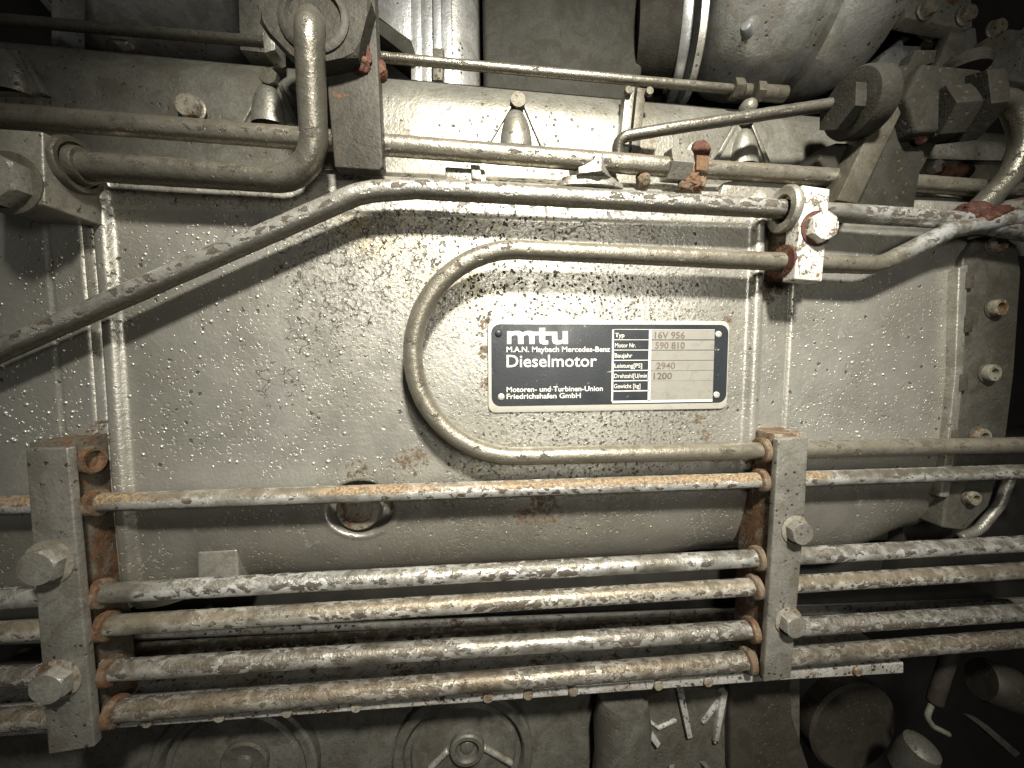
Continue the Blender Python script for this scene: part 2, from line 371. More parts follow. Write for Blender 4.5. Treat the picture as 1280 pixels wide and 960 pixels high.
def fillet(pts, rads, step=3.0):
    """polyline in space with rounded corners, resampled"""
    out = []; n = len(pts)
    for i, p in enumerate(pts):
        if i in (0, n - 1) or not rads[i]: out.append(p); continue
        a = (pts[i - 1] - p); b = (pts[i + 1] - p); la, lb = a.length, b.length; a.normalize(); b.normalize()
        ang = a.angle(b); t = min(rads[i] * U / math.tan(ang / 2), la * .49, lb * .49); r = t * math.tan(ang / 2)
        c = p + (a + b).normalized() * (r / math.sin(ang / 2)); s0 = p + a * t - c; s1 = p + b * t - c
        tot = s0.angle(s1); ax = s0.cross(s1).normalized(); m = max(4, int(tot * r / (step * U)))
        for k in range(m + 1): out.append(c + Matrix.Rotation(tot * k / m, 3, ax) @ s0)
    res = [out[0]]
    for p in out[1:]:
        L = (p - res[-1]).length
        if L < 1e-7: continue
        m = max(1, int(L / (step * U))); q = res[-1]
        for k in range(1, m + 1): res.append(q.lerp(p, k / m))
    return res
def tube(path, r, seg=26, rough=.35, cap=True):
    V, Fa, upv, alo = [], [], [], []; n = len(path); tan0 = (path[1] - path[0]).normalized()
    ref = Vector((0, 0, 1)) if abs(tan0.z) < .9 else Vector((0, -1, 0)); u = (ref - tan0 * ref.dot(tan0)).normalized(); L = Vector((0, -.62, .78)).normalized()
    for i, p in enumerate(path):
        t = (path[min(i + 1, n - 1)] - path[max(i - 1, 0)]).normalized()
        u = (u - t * u.dot(t)).normalized(); w = t.cross(u)
        for k in range(seg):
            th = 2 * math.pi * k / seg; nn = u * math.cos(th) + w * math.sin(th)
            q = (p + nn * r * U) / U
            dr = rough * (mnoise.noise(q * .11) + .7 * mnoise.noise(q * .31)) if rough else 0
            V.append(p + nn * (r + dr) * U); upv.append(nn.dot(L)); alo.append(i / (n - 1))
    for i in range(n - 1):
        for k in range(seg):
            k2 = (k + 1) % seg; Fa.append([i * seg + k, i * seg + k2, (i + 1) * seg + k2, (i + 1) * seg + k])
    if cap: Fa.append(list(range(seg))[::-1]); Fa.append([(n - 1) * seg + k for k in range(seg)])
    return V, Fa, {'up': upv, 'along': alo}
def PR(r, d): return r * (F - d) / F                       # radius seen in pixels -> radius at depth d
FRONT = Vector((0, -1, 0)); XA = Vector((1, 0, 0)); ZA = Vector((0, 0, 1))

def scab(org, axis, prof, seg=40, sx=1.0):
    pr = [(prof[0][0], prof[0][1])]
    for (r0, t0), (r1, t1) in zip(prof, prof[1:]): pr += [(r0 + (r1 - r0) * k / 5, t0 + (t1 - t0) * k / 5) for k in range(1, 6)]
    V, Fa = lathe(org, axis, pr, 40, True, True, sx); A = max(r for r, t in prof); out = []
    for v in V:
        q = v / U; n = Vector((0, 0, 0))
        for f, a in ((.07, .28), (.2, .16), (.5, .06)):
            n += Vector((mnoise.noise(q * f), mnoise.noise(q * f + Vector((9, 0, 0))), mnoise.noise(q * f + Vector((0, 9, 0))))) * (a * A * U)
        out.append(v + n)
    return out, Fa
def bolt(parent, px, py, d, r, h, mat, rot=.3, washer=None, wmat=None, name='bolt'):
    o = P(px, py, d); rr = PR(r, d)
    b = obj(name, hexhead(o, FRONT, rr, h, rot), mat, parent)
    if washer:
        wv = lathe(o + FRONT * (-.4 * U), FRONT, [(PR(washer, d), 0), (PR(washer, d), 1.6), (PR(washer, d) * .92, 2.4), (rr * .6, 2.4)], 26)
        obj('washer', wv, wmat or mat, b)
    return b

# ================================================================== engine cover (height field, three castings)
def sst(x, a, b):
    t = np.clip((x - a) / (b - a), 0, 1); return t * t * (3 - 2 * t)
def AX(px, py=450): return P(px, py).x / U
def CZ(py, px=640): return -P(px, py).z / U
aG, aL, aR, aS, aE, aSeam = AX(122), AX(143), AX(941, 430), AX(983), AX(1196), AX(80)
def height(a, c):
    h = np.zeros_like(a)
    h += 8.5 * np.exp(-((a - aL) / 9.0) ** 4) * sst(c, CZ(745), CZ(700))                                      # left bead
    h += 8.0 * np.exp(-((a - aR) / 8.0) ** 4) * sst(c, CZ(610), CZ(570))                                      # right bead
    h += 7.0 * sst(a, aG + 1.2, aG - 1.2)                                          # left casting stands proud
    h -= 5.0 * np.exp(-((a - (aG + 6)) / 4.0) ** 2)
    h -= 2.2 * np.exp(-((a - aSeam) / 1.6) ** 2)
    h += 2.0 * sst(a, aS - .8, aS + .8) - 2.4 * np.exp(-((a - aS) / 1.4) ** 2)
    top = CZ(272); lip = sst(c, top + 2.5, top - 1.0) * sst(a, aL - 4, aL + 6)
    h += 2.5 * lip
    h -= np.where(c < CZ(238), (CZ(238) - c) ** 1.35 * .35, 0)
    # belly: the casting turns under below the first straight tube; its right end is swept round
    start = CZ(618) - 12 * sst(a, aR - 120, aR) + 0 * a
    start = start + 62 * sst(a, aL + 70, aL + 8)
    start = np.where(a > aS, CZ(630) - 40 * sst(a, AX(1080), aE), start)
    k = np.clip((c - start) / 128.0, 0, 1.0)
    h -= 74 * (1 - np.sqrt(np.maximum(0, 1 - k ** 2.2)))
    # round pocket with plug
    pa, pc = AX(450, 640), CZ(636, 450); rr = np.hypot((a - pa), (c - pc) * 1.15)
    h -= 26 * sst(rr, 41, 35) * sst(c, pc - 46, pc - 20)
    h += 1.4 * np.exp(-((rr - 44) / 3.5) ** 2) * sst(c, pc, pc + 15)
    h += .9 * np.sin(a * .011 + 1.3) * np.sin(c * .013) + .35 * np.sin(a * .043 + c * .02)
    return h
def field(a0, a1, c0, c1, step=2.0):
    na = max(2, int((a1 - a0) / step)); nc = int((c1 - c0) / step)
    A, C = np.meshgrid(np.linspace(a0, a1, na), np.linspace(c0, c1, nc)); H = height(A, C)
    H += .07 * np.sin(A * .31 + 2 * np.sin(C * .17)) * np.sin(C * .27 + 1.7 * np.sin(A * .13))
    V = np.stack([A * U, -H * U, -C * U], -1).reshape(-1, 3)
    i = np.arange(nc - 1)[:, None] * na + np.arange(na - 1)[None]; q = np.stack([i, i + na, i + na + 1, i + 1], -1).reshape(-1, 4)
    return [tuple(v) for v in V], q.tolist()
cover = thing('engine_cover', 'large silver painted engine side cover with blistered, cracked paint behind the tubes', 'engine cover', P(640, 700, -60))
C0, C1 = CZ(188), CZ(738)
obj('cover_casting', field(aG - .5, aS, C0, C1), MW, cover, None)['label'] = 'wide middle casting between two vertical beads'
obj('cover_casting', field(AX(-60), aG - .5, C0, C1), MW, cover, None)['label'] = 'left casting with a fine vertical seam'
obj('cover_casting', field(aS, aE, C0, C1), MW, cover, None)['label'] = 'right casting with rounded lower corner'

# paint blisters: countless little domes on the cover
bv, bf = [], []
def blister(a, c, r, hh):
    k0 = len(bv); h0 = float(height(np.array([a]), np.array([c]))[0])
    sx = random.uniform(.85, 1.2)
    for rr, t in ((1.0, -.25), (.86, .42), (.5, .85)):
        for k in range(8):
            th = 2 * math.pi * k / 8; bv.append(((a + r * rr * math.cos(th) * sx) * U, -(h0 + hh * t) * U, -(c + r * rr * math.sin(th)) * U))
    bv.append((a * U, -(h0 + hh) * U, -c * U))
    for i in range(2):
        for k in range(8):
            k2 = (k + 1) % 8; bf.append([k0 + i * 8 + k, k0 + (i + 1) * 8 + k, k0 + (i + 1) * 8 + k2, k0 + i * 8 + k2])
    for k in range(8): bf.append([k0 + 16 + k, k0 + 24, k0 + 16 + (k + 1) % 8])
def region(n, x0, x1, y0, y1, s0=1.0, s1=2.6, mask=None):
    for _ in range(n):
        px, py = random.uniform(x0, x1), random.uniform(y0, y1)
        if mnoise.noise(Vector((px * .012, py * .012, 3.1))) < random.uniform(-.75, .35): continue
        if mask and not mask(px, py): continue
        q = P(px, py); a, c = q.x / U, -q.z / U
        if min(abs(a - aL), abs(a - aR)) < 11 or abs(a - aG - 5) < 9: continue
        r = s0 + (s1 - s0) * random.random() ** 2.6; blister(a, c, r, r * random.uniform(.5, .85))
clear_plate = lambda x, y: not (606 < x < 914 and 396 < y < 520)
region(500, 160, 520, 290, 590); region(420, 520, 930, 300, 560, .8, 1.9, clear_plate); region(150, 0, 118, 420, 560)
region(330, 985, 1190, 370, 560, .9, 2.2); region(150, 300, 930, 615, 670, .8, 1.7); region(60, 165, 330, 280, 330); region(70, 0, 110, 280, 400)
st = obj('paint_blister', (bv, bf), MW, cover, 60); st['kind'] = 'stuff'

# bolted end flange of the cover
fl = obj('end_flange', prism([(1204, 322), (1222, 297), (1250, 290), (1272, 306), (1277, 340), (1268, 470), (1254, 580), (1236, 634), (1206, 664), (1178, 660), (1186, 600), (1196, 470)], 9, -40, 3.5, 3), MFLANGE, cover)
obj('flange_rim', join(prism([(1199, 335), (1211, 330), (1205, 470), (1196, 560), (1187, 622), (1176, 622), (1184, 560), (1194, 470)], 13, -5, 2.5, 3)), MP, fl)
for (x, y, r) in ((1241, 306, 12), (1241, 385, 12), (1233, 466, 12), (1221, 545, 12), (1210, 621, 10)):
    o = P(x, y, 9); rr = PR(r, 9)
    sb = obj('socket_bolt', lathe(o, FRONT, [(rr, 0), (rr, 7), (rr * .9, 9), (rr * .55, 9), (rr * .5, 3), (rr * .05, 2.4)], 24), MRUSTL, fl)
    obj('washer', lathe(o, FRONT, [(rr * 1.22, -.5), (rr * 1.22, 1.2), (rr * 1.12, 2), (rr * .8, 2)], 26), MPD, sb)
for (x, y) in ((1214, 350), (1212, 405), (1206, 478), (1196, 548)):
    obj('rim_clip', prism([(x - 5, y - 10), (x + 5, y - 12), (x + 4, y + 10), (x - 6, y + 11)], 14.5, 6, 1), MPD, fl)
# plug in the pocket, cast boss
po = P(450, 634, -12)
pl = obj('drain_plug', lathe(po, FRONT, [(27, -14), (27, 6), (25, 9), (18, 9.5), (17, 7), (2, 7)], 32), MRUSTL, cover)
obj('cast_boss', prism([(246, 690), (296, 687), (299, 745), (247, 748)], -6, -70, 3, 3), MP, cover)

# ================================================================== name plate
pl_c = [P(609, 400, 1), P(911, 402, 1), P(907, 511, 1), P(611, 515, 1)]
x0 = (pl_c[0].x + pl_c[3].x) / 2; x1 = (pl_c[1].x + pl_c[2].x) / 2; zt = (pl_c[0].z + pl_c[1].z) / 2; zb = (pl_c[2].z + pl_c[3].z) / 2
def rrect(xa, xb, za, zb_, r, n=6):
    pts = []
    for (cx, cz, a0) in ((xb - r, za - r, 0), (xa + r, za - r, 90), (xa + r, zb_ + r, 180), (xb - r, zb_ + r, 270)):
        for k in range(n + 1):
            th = math.radians(a0 + 90 * k / n); pts.append((cx + r * math.cos(th), cz + r * math.sin(th)))
    return pts
plate = thing('name_plate', 'black and silver engine name plate lettered mtu Dieselmotor inside the looped tube', 'name plate', Vector(((x0 + x1) / 2, -2 * U, zb)))
def plate_mat(name, col, wear, rough=.35, metal=.0, spots=True):
    s = NT(name); v = s.px(); a = s.noise(v, .09, 6, .7, .6); b = s.noise(v, .03, 3); f = s.noise(v, .35, 3)
    c = s.mix(s.ss(b, .35, .7), col, tuple(x * .8 for x in col))
    if spots: c = s.mix(s.ss(a, .64, .685), c, wear)
    c = s.mix(s.ss(s.noise(v, .05, 5, .7, 1.2), .5, .72, 0, .5), c, tuple(x * .55 for x in col))
    return s.fin(c, s.ss(b, .3, .7, rough, rough + .2), metal, s.bump(f, .3, .4))
MALU = plate_mat('plate_aluminium', (.58, .565, .50), (.25, .20, .13), .38, .45)
MBLK = plate_mat('plate_black_enamel', (.022, .026, .030), (.28, .27, .24), .30, 0)
MLET = plate_mat('plate_silver_lettering', (.72, .71, .66), (.4, .38, .33), .4, .2, False)
MENG = flat_mat('stamped_digits', (.13, .10, .075), .7, 0, .3)
MVAL = plate_mat('plate_value_strip', (.31, .30, .265), (.20, .175, .135), .36, .3)
obj('backing_plate', wprism(rrect(x0, x1, zt, zb, 9 * U), -3.0 * U, 0.5 * U, .7), MALU, plate)
PW, PH = (x1 - x0), (zt - zb)
def S(cx, cy):             # crop pixel of the plate close-up (1280x520 over 600..920 x 390..520) -> world x,z on the plate
    q = P(600 + cx / 4.0, 390 + cy / 4.0, 3); return q.x, q.z
bx0, bz0 = S(57, 55); bx1, bz1 = S(1238, 468)
ztop = S(650, 62)[1]; zbot = S(650, 462)[1]; xl = S(57, 260)[0]; xr = S(1236, 260)[0]
obj('black_field', wprism(rrect(xl, xr, ztop, zbot, 11 * U), -3.5 * U, -2.0 * U, .2, 1), MBLK, plate)
def quad(cx0, cy0, cx1, cy1, y0, y1, bev=.1): # rectangle straight in world from two crop corners
    a = S(cx0, cy0); b = S(cx1, cy1); return wprism([(a[0], a[1]), (b[0], a[1]), (b[0], b[1]), (a[0], b[1])], -y0 * U, -y1 * U, bev, 1)
def text_geo(txt, xa, z_base, width, capheight, y, bold=0.0, ext=.12):
    cu = bpy.data.curves.new('txt', 'FONT'); cu.body = txt; cu.size = 1.0; cu.offset = bold; cu.extrude = 0; cu.resolution_u = 3
    to = bpy.data.objects.new('txt', cu); COL.objects.link(to); bpy.context.view_layer.update()
    me = bpy.data.meshes.new_from_object(to.evaluated_get(bpy.context.evaluated_depsgraph_get()))
    V = np.array([v.co[:] for v in me.vertices]); Fa = [list(p.vertices) for p in me.polygons]
    bpy.data.objects.remove(to, do_unlink=True); bpy.data.curves.remove(cu); bpy.data.meshes.remove(me)
    w = V[:, 0].max() - V[:, 0].min(); sx = width / w; sz = capheight / 0.69
    return [(xa + (v[0] - V[:, 0].min()) * sx, -y * U, z_base + v[1] * sz) for v in V], Fa
def put_text(txt, cx, cbase, cw, ch, mat, y=3.75, bold=.012, name='lettering', parent=plate):
    xa, zb_ = S(cx, cbase); xb, _ = S(cx + cw, cbase); zt_ = S(cx, cbase - ch)[1]
    return obj(name, text_geo(txt, xa, zb_, xb - xa, zt_ - zb_, y, bold), mat, parent, None)
# logo: heavy joined letters (coordinates of an 8x close-up)
def L8(x, y): return S((605 + x / 8 - 600) * 4, (395 + y / 8 - 390) * 4)
logo = []
def lg(pts): logo.append(wprism([L8(*p) for p in pts], -3.9 * U, -3.4 * U, 0))
def arch(xl_, xr_, top, th, xs0, xs1):        # rounded shoulder from a stem to the next
    lg([(xl_, top + 14), (xl_ + 18, top + 3), (xl_ + 40, top), (xr_ - 30, top), (xr_ - 10, top + 8), (xr_, top + 30), (xr_, top + 60), (xs0, top + 60), (xs0, top + th + 12), (xs0 - 10, top + th), (xl_, top + th + 4)])
lg([(230, 152), (272, 152), (272, 280), (230, 280)])
lg([(262, 170), (285, 154), (315, 150), (350, 150), (380, 160), (392, 180), (394, 280), (340, 280), (338, 205), (328, 192), (305, 190), (272, 204)])
lg([(384, 172), (405, 156), (430, 150), (470, 150), (495, 160), (504, 180), (506, 280), (452, 280), (450, 205), (440, 192), (420, 190), (394, 204)])
lg([(490, 158), (668, 158), (668, 194), (490, 194)])
lg([(550, 120), (610, 118), (610, 238), (618, 246), (640, 246), (640, 284), (590, 285), (562, 276), (550, 256)])
lg([(670, 158), (730, 158), (731, 232), (740, 243), (762, 245), (785, 234), (785, 152), (836, 152), (838, 280), (790, 280), (788, 268), (765, 282), (720, 285), (690, 274), (680, 250), (678, 194), (670, 194)])
for i, g in enumerate(logo):                   # lift each stroke slightly so no two faces share a plane
    logo[i] = ([(v[0], v[1] - i * .03 * U, v[2]) for v in g[0]], g[1])
obj('logo_lettering', join(*logo), MLET, plate, 30)
put_text('M.A.N. Maybach Mercedes-Benz', 133, 200, 516, 26, MLET, bold=.016)
put_text('Dieselmotor', 133, 275, 450, 60, MLET, bold=.010)
put_text('Motoren- und Turbinen-Union', 133, 400, 480, 25, MLET, bold=.016)
put_text('Friedrichshafen GmbH', 133, 434, 370, 25, MLET, bold=.016)
# table
rows = [(88, 138), (140, 189), (191, 240), (242, 291), (293, 342), (344, 393), (395, 444)]
names = ['Typ', 'Motor Nr.', 'Baujahr', 'Leistung[PS]', 'Drehzahl[U/min]', 'Gewicht [kg]', '']
widths = [46, 104, 88, 138, 172, 132, 0]
vals = [('16V 956', 872, 150), ('590 810', 874, 148), None, ('2940', 880, 94), ('1200', 866, 92), None, None]
for g in ((660, 86, 1172, 89.5), (660, 444, 1160, 447.5), (660, 86, 664, 447), (844, 89, 849, 445)): obj('table_rule', quad(g[0], g[1], g[2], g[3], 3.8, 3.2, 0), MLET, plate)
for i, (ya, yb) in enumerate(rows):
    sk = (i - 3) * -1.6
    obj('value_field', quad(851 + sk * .6, ya + 2, 1166 + sk, yb, 3.75, 3.1), MVAL, plate)
    if i: obj('table_rule', quad(664, ya - 2.2, 844, ya + .6, 3.8, 3.2, 0), MLET, plate)
    if names[i]: put_text(names[i], 671 + sk * .8, yb - 12, widths[i], 21, MLET, bold=.008)
    if vals[i]: put_text(vals[i][0], vals[i][1], yb - 6, vals[i][2], 32, MENG, y=3.95, bold=.018, name='stamped_value')
for (x, y) in ((1190, 112), (1180, 414), (106, 424), (92, 108)):
    q = S(x, y); o = Vector((q[0], -3.4 * U, q[1]))
    obj('rivet', lathe(o, FRONT, [(4.4, 0), (4.2, 1.2), (3.2, 2.1), (1.3, 2.3), (.9, 1.2)], 16), MALU if x != 92 else MBLK, plate)

# ================================================================== pipes in front of the cover
def line(x0_, y0_, x1_, y1_, d0, d1=None): return [P(x0_, y0_, d0), P(x1_, y1_, d0 if d1 is None else d1)]
def straight(name, label, x0_, y0_, x1_, y1_, d, r, mat, cat='tube', group=None, rough=.35):
    return tag(obj(name, tube(fillet(line(x0_, y0_, x1_, y1_, d), [0, 0]), PR(r, d), 26, rough), mat, None, None), label, cat, group)
DLO = 28
G = 'straight tubes of the lower rack'
low = [('tan rust dusted tube, uppermost straight tube of the lower rack', 632.5, 589.5, 10.6, PTR),
       ('patchy white flaked tube, second straight tube of the lower rack', 749, 679.5, 11.4, PTF),
       ('tube with pale crackled paint, third straight tube of the lower rack', 790.5, 713, 11.4, PTG),
       ('tube with large brown flaked patches, fourth straight tube of the lower rack', 847.5, 765, 11.6, PTF2),
       ('grimy brown tube, lowest tube of the lower rack', 901, 797.5, 12, PTH)]
for lab, ya, yb, r, m in low: straight('straight_tube', lab, -30, ya + .03 * (ya - 600) * .1 + .5, 1320, yb - (ya - yb) * 40 / 1280 - (0), DLO, r, m, 'tube', G)

# looped tube: from the right, through the lower clamp, round the U, back through the upper clamp and off upwards
D_T, D_B = 34, 27
ucx, ur = 645, 129
pts = [P(1330, 555, D_B), P(645, 570, D_B)]
for k in range(1, 40):
    th = math.pi / 2 + math.pi * k / 40; pts.append(P(ucx + ur * math.cos(th) * 1.0, 441 - ur * -math.sin(th) * -1 * -1 if False else 441 + ur * math.sin(th), D_B + (D_T - D_B) * k / 40))
pts += [P(645, 312, D_T), P(1010, 329, D_T), P(1098, 332, D_T), P(1190, 287, D_T + 4), P(1330, 262, D_T + 4)]
rr_ = [0] * len(pts); rr_[-2] = 90; rr_[-3] = 70
tag(obj('looped_tube', tube(fillet(pts, rr_), PR(11.6, 32), 28, .3), PTU, None, None), 'U-shaped tan grey tube looping round the name plate', 'tube')
# diagonal tube running level above it
pts = [P(-40, 456, 34), P(452, 240, 34), P(520, 236, 34), P(985, 262, 34), P(1190, 275, 34), P(1340, 300, 34)]
tag(obj('bent_tube', tube(fillet(pts, [0, 110, 0, 0, 60, 0]), PR(11.8, 34), 28, .4), PT1, None, None), 'flaked silver tube rising diagonally from the left edge, then running level', 'tube')

# ---- lower clamps
def lower_clamp(front, rear, label, sockets, bolts, rmat, axis_dx, fd=50):
    b = P(front[2][0], front[2][1], 0); t = thing('tube_clamp', label, 'clamp', Vector((b.x, 0, b.z)), 'tube clamps')
    obj('front_bar', prism(front, fd, 40.5, 2.0, 3), MCLAMP, t)
    rb = obj('rear_bar', prism(rear, 40, -14, 1.6, 2), rmat, t)
    for (x, y, d, r, empty) in sockets:
        o = P(x, y, d); ax = Vector((axis_dx, 0, 0)); q = PR(r, d)
        if empty: obj('empty_socket', lathe(o - ax * 3 * U, ax, [(q + 3, 0), (q + 3, 4.5), (q + 1, 6), (q - 2, 5.5), (q - 4, 1.0), (1, .5)], 26), MRUST, rb)
        else: obj('bushing', lathe(o - ax * 6 * U, ax, [(q + 5, 0), (q + 5, 5), (q + 4.2, 7.5), (q + 2, 8.5), (q - .5, 8.5)], 28), MRUST, rb)
    for (x, y, r) in bolts: bolt(t, x, y, fd, r, 13, MCLAMP, random.uniform(.1, .9), r * 1.22, MRUSTL)
    return t
def yat(i, x):                                    # image height of lower tube i at photo x
    lab, ya, yb, r, m = low[i]; return ya + (yb - ya) * x / 1280
lower_clamp([(31, 561), (84, 560), (118, 934), (60, 944)], [(36, 553), (85, 551), (118, 925), (62, 934)],
            'grey two-bolt tube clamp bar at the left end of the lower rack',
            [(116, 575, 27, 13, True)] + [(124 + 6 * i, yat(i, 124 + 6 * i), DLO, low[i][3], False) for i in range(5)], [(62, 703, 21.5), (74, 849, 20)], MRUSTB, 1)
lower_clamp([(973, 549), (1011, 546), (1006, 650), (989, 848), (955, 853), (967, 660)], [(969, 543), (1008, 541), (986, 842), (951, 846)],
            'pitted grey clamp bar with rusty side, right of the name plate on the lower rack',
            [(950, 563, D_B, 12, False)] + [(948 - 4 * i, yat(i, 946 - 4 * i), DLO, low[i][3], False) for i in range(5)], [(993, 662, 16.5), (985, 776, 16.5)], MRUSTY, -1)
# ---- upper clamp
uc = thing('tube_clamp', 'small clamp with flaking white paint holding the two tubes upper right of the name plate', 'clamp', P(1010, 352, 0), 'tube clamps')
obj('front_bar', prism([(1003, 231), (1038, 236), (1028, 352), (994, 349)], 54, 34.5, 2, 3), MWHITE, uc)
rb = obj('rear_bar', prism([(990, 236), (1034, 236), (1022, 349), (985, 345)], 34, -8, 1.6), MRUSTY, uc)
bolt(uc, 1021, 286, 54, 20, 12, MWHITE, .5, 23, MRUSTR)
o = P(981, 262, 34); obj('steel_washer', lathe(o, Vector((-1, .10, .0)), [(16, -4), (26, -4), (27, -2), (27, 3), (25.5, 5), (17, 5), (15.5, 3), (15.5, -3)], 36, False, False), MP, rb)
o = P(978, 327, D_T); obj('bushing', lathe(o + XA * 8 * U, -XA, [(20, 0), (20, 6), (19, 9), (13, 10)], 28), MRUSTR, rb)

# ---- left fitting block with bolt and ring nut, thick bent pipe
fb = thing('fitting_block', 'square grey fitting block with a big hex bolt at the left edge', 'fitting block', P(60, 270, 0))
obj('block', prism([(-40, 158), (53, 164), (56, 257), (-40, 252)], 62, 3, 2.2, 3), MBLOCK, fb)
bolt(fb, 12, 229, 62, 27, 17, MBLOCK, .55, 33, MPD)
DF = 34
o = P(90, 207, DF); rn = obj('ring_nut', lathe(o - XA * 2 * U, XA, [(26, 0), (26.5, 3), (26.5, 8), (25, 10), (21, 10), (20.5, 7), (18.5, 7), (18, 14), (17, 16), (15, 16)], 36), MPD, fb)
pts = [P(70, 206, DF), P(345, 222, DF), P(402, 205, DF), P(386, 62, DF + 22), P(386, 30, DF + 22), P(396, 24, DF - 12)]
pts = [P(70, 206, DF), P(395, 227, DF), P(386, 34, DF + 34), P(392, 26, DF)]
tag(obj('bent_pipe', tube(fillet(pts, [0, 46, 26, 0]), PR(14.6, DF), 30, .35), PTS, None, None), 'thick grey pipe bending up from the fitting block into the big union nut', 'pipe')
# bracket with the union nut
br = thing('union_bracket', 'tall grey bracket plate with a big union nut at the top left', 'bracket', P(440, 212, 0))
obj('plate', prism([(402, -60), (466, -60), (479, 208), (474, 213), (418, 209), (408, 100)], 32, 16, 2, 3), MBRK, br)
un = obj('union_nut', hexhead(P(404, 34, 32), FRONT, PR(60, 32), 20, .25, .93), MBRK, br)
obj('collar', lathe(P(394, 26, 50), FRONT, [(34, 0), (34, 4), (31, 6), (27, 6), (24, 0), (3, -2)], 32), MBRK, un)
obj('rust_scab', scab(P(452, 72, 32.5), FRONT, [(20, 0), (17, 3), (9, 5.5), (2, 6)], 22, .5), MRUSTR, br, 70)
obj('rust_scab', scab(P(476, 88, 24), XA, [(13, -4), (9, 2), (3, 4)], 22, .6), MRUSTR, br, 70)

# ================================================================== upper rails and beam
straight('rail_tube', 'long level tube crossing behind the bracket below the cast beam', -40, 141, 836, 209, 6, 11.6, PTRAIL, 'tube')
rt = thing('coupled_tube', 'level tube with rusted coupling nuts continuing the long rail to the right edge', 'tube', P(1060, 232, 5))
obj('tube_run', tube(fillet([P(838, 209, 6), P(1045, 222, 6), P(1330, 243, 6)], [0, 0, 0]), PR(10.8, 6), 26, .35), PTRAIL, rt, None)
cn = obj('coupling_nut', hexhead(P(832, 207, 6), (P(900, 213, 6) - P(832, 207, 6)), 19, 27, .2, .93), MP, rt)
obj('coupling_nut', hexhead(P(862, 211, 6), (P(900, 213, 6) - P(862, 211, 6)), 17, 16, .5, .93), MRUST, rt)
obj('rust_scab', scab(P(868, 224, 12), FRONT, [(17, -8), (15, 0), (9, 5), (3, 6)]), MRUST, rt, 70)
obj('rust_scab', scab(P(806, 222, 8), FRONT, [(10, -8), (8, 0), (3, 4)]), MRUST, rt, 70)
straight('thin_tube', 'thin tube at the top left corner, above the cast beam', -40, 21, 336, 53, -46, 5.4, PTD, 'tube', 'thin tubes above the beam')
tt = thing('thin_tube', 'thin tube running along above the beam to a small coupling', 'tube', P(700, 100, -25), 'thin tubes above the beam')
obj('tube_run', tube(fillet([P(470, 71, -46), P(918, 112, -46)], [0, 0]), PR(5.4, -46), 22, .25), PTS, tt, None)
obj('coupling', join(hexhead(P(914, 111.5, -46), XA, 13, 14, .2), lathe(P(928, 114, -46), XA, [(9, 0), (9, 10)], 20), hexhead(P(942, 115, -46), XA, 13, 12, .4), lathe(P(952, 116, -46), XA, [(10, 0), (10, 34), (8, 36)], 20)), MPD, tt)
obj('tail_ball', lathe(P(938, 132, -40), FRONT, [(10, -10), (11, -3), (8, 4), (3, 7)], 18), MP, tt)
ft = tag(obj('branch_tube', tube(fillet([P(772, 200, -22), P(772, 172, -14), P(830, 162, 0), P(1062, 127, 26)], [0, 14, 90, 0]), PR(7, 0), 24, .3), PTD, None, None), 'thin tube bending off a split post and rising right into the union', 'tube')

# cast beam
def sweep(prof, xs, ytop):
    """prof: list of (dy, d) below the top line; xs stations in photo x"""
    V, Fa = [], []; n = len(prof)
    for x in xs:
        for dy, d in prof:
            V.append(P(x, ytop(x) + dy, d))
    for i in range(len(xs) - 1):
        for k in range(n - 1): Fa.append([i * n + k, i * n + k + 1, (i + 1) * n + k + 1, (i + 1) * n + k])
    return V, Fa
btop = lambda x: 52 + (170 - 52) * x / 1280
beam = thing('cast_beam', 'long cast silver beam with rounded top edge along the top', 'beam', P(640, 215, -45))
prof = [(9, -110), (3, -80), (0, -68), (2, -60), (7, -52.5), (14, -47.5), (23, -44.5), (34, -43), (60, -43), (100, -43), (150, -43)]
obj('beam_body', sweep(prof, list(range(-80, 1400, 20)), btop), MBEAM, beam, None)
def lug(cx, cy, w=1.0, b=True):
    l = obj('lug', prism([(cx - 6 * w, cy - 22), (cx + 9 * w, cy - 22), (cx + 34 * w, cy + 34), (cx - 42 * w, cy + 34)], -36, -50, 3, 3), MBEAM, beam)
    obj('web', prism([(cx - 11 * w, cy - 20), (cx - 6 * w, cy - 18), (cx - 37 * w, cy + 34), (cx - 43 * w, cy + 34)], -32.5, -40, 1.6, 2), MBEAM, l)
    obj('web', prism([(cx + 9 * w, cy - 18), (cx + 13 * w, cy - 20), (cx + 37 * w, cy + 34), (cx + 31 * w, cy + 34)], -32.5, -40, 1.6, 2), MBEAM, l)
    q = P(cx - 1, cy + 36, -37); V, Fa = [], []
    for i in range(11):
        ph = math.pi / 2 * i / 10
        for k in range(19):
            th = math.pi * k / 18; r = math.sin(ph)
            V.append(Vector((q.x + 21 * w * U * r * math.cos(th), q.y - 15 * U * math.cos(ph), q.z + 50 * U * r * math.sin(th))))
    for i in range(10):
        for k in range(18): Fa.append([i * 19 + k, i * 19 + k + 1, (i + 1) * 19 + k + 1, (i + 1) * 19 + k])
    obj('dome', (V, Fa), MBEAM, l, None)
    if b: bolt(l, cx + 1, cy - 22, -36, 10, 8, MPD, .3)
lug(646, 151); lug(338, 122, .95); lug(930, 172, .95); lug(8, 82, 1.3, False)
for (x, y, m) in ((240, 137, MRUSTL), (872, 192, MRUSTR), (806, 183, MRUSTL)):
    bolt(beam, x, y, -38, 13, 10, m, .2, 15, MP, 'flange_bolt')
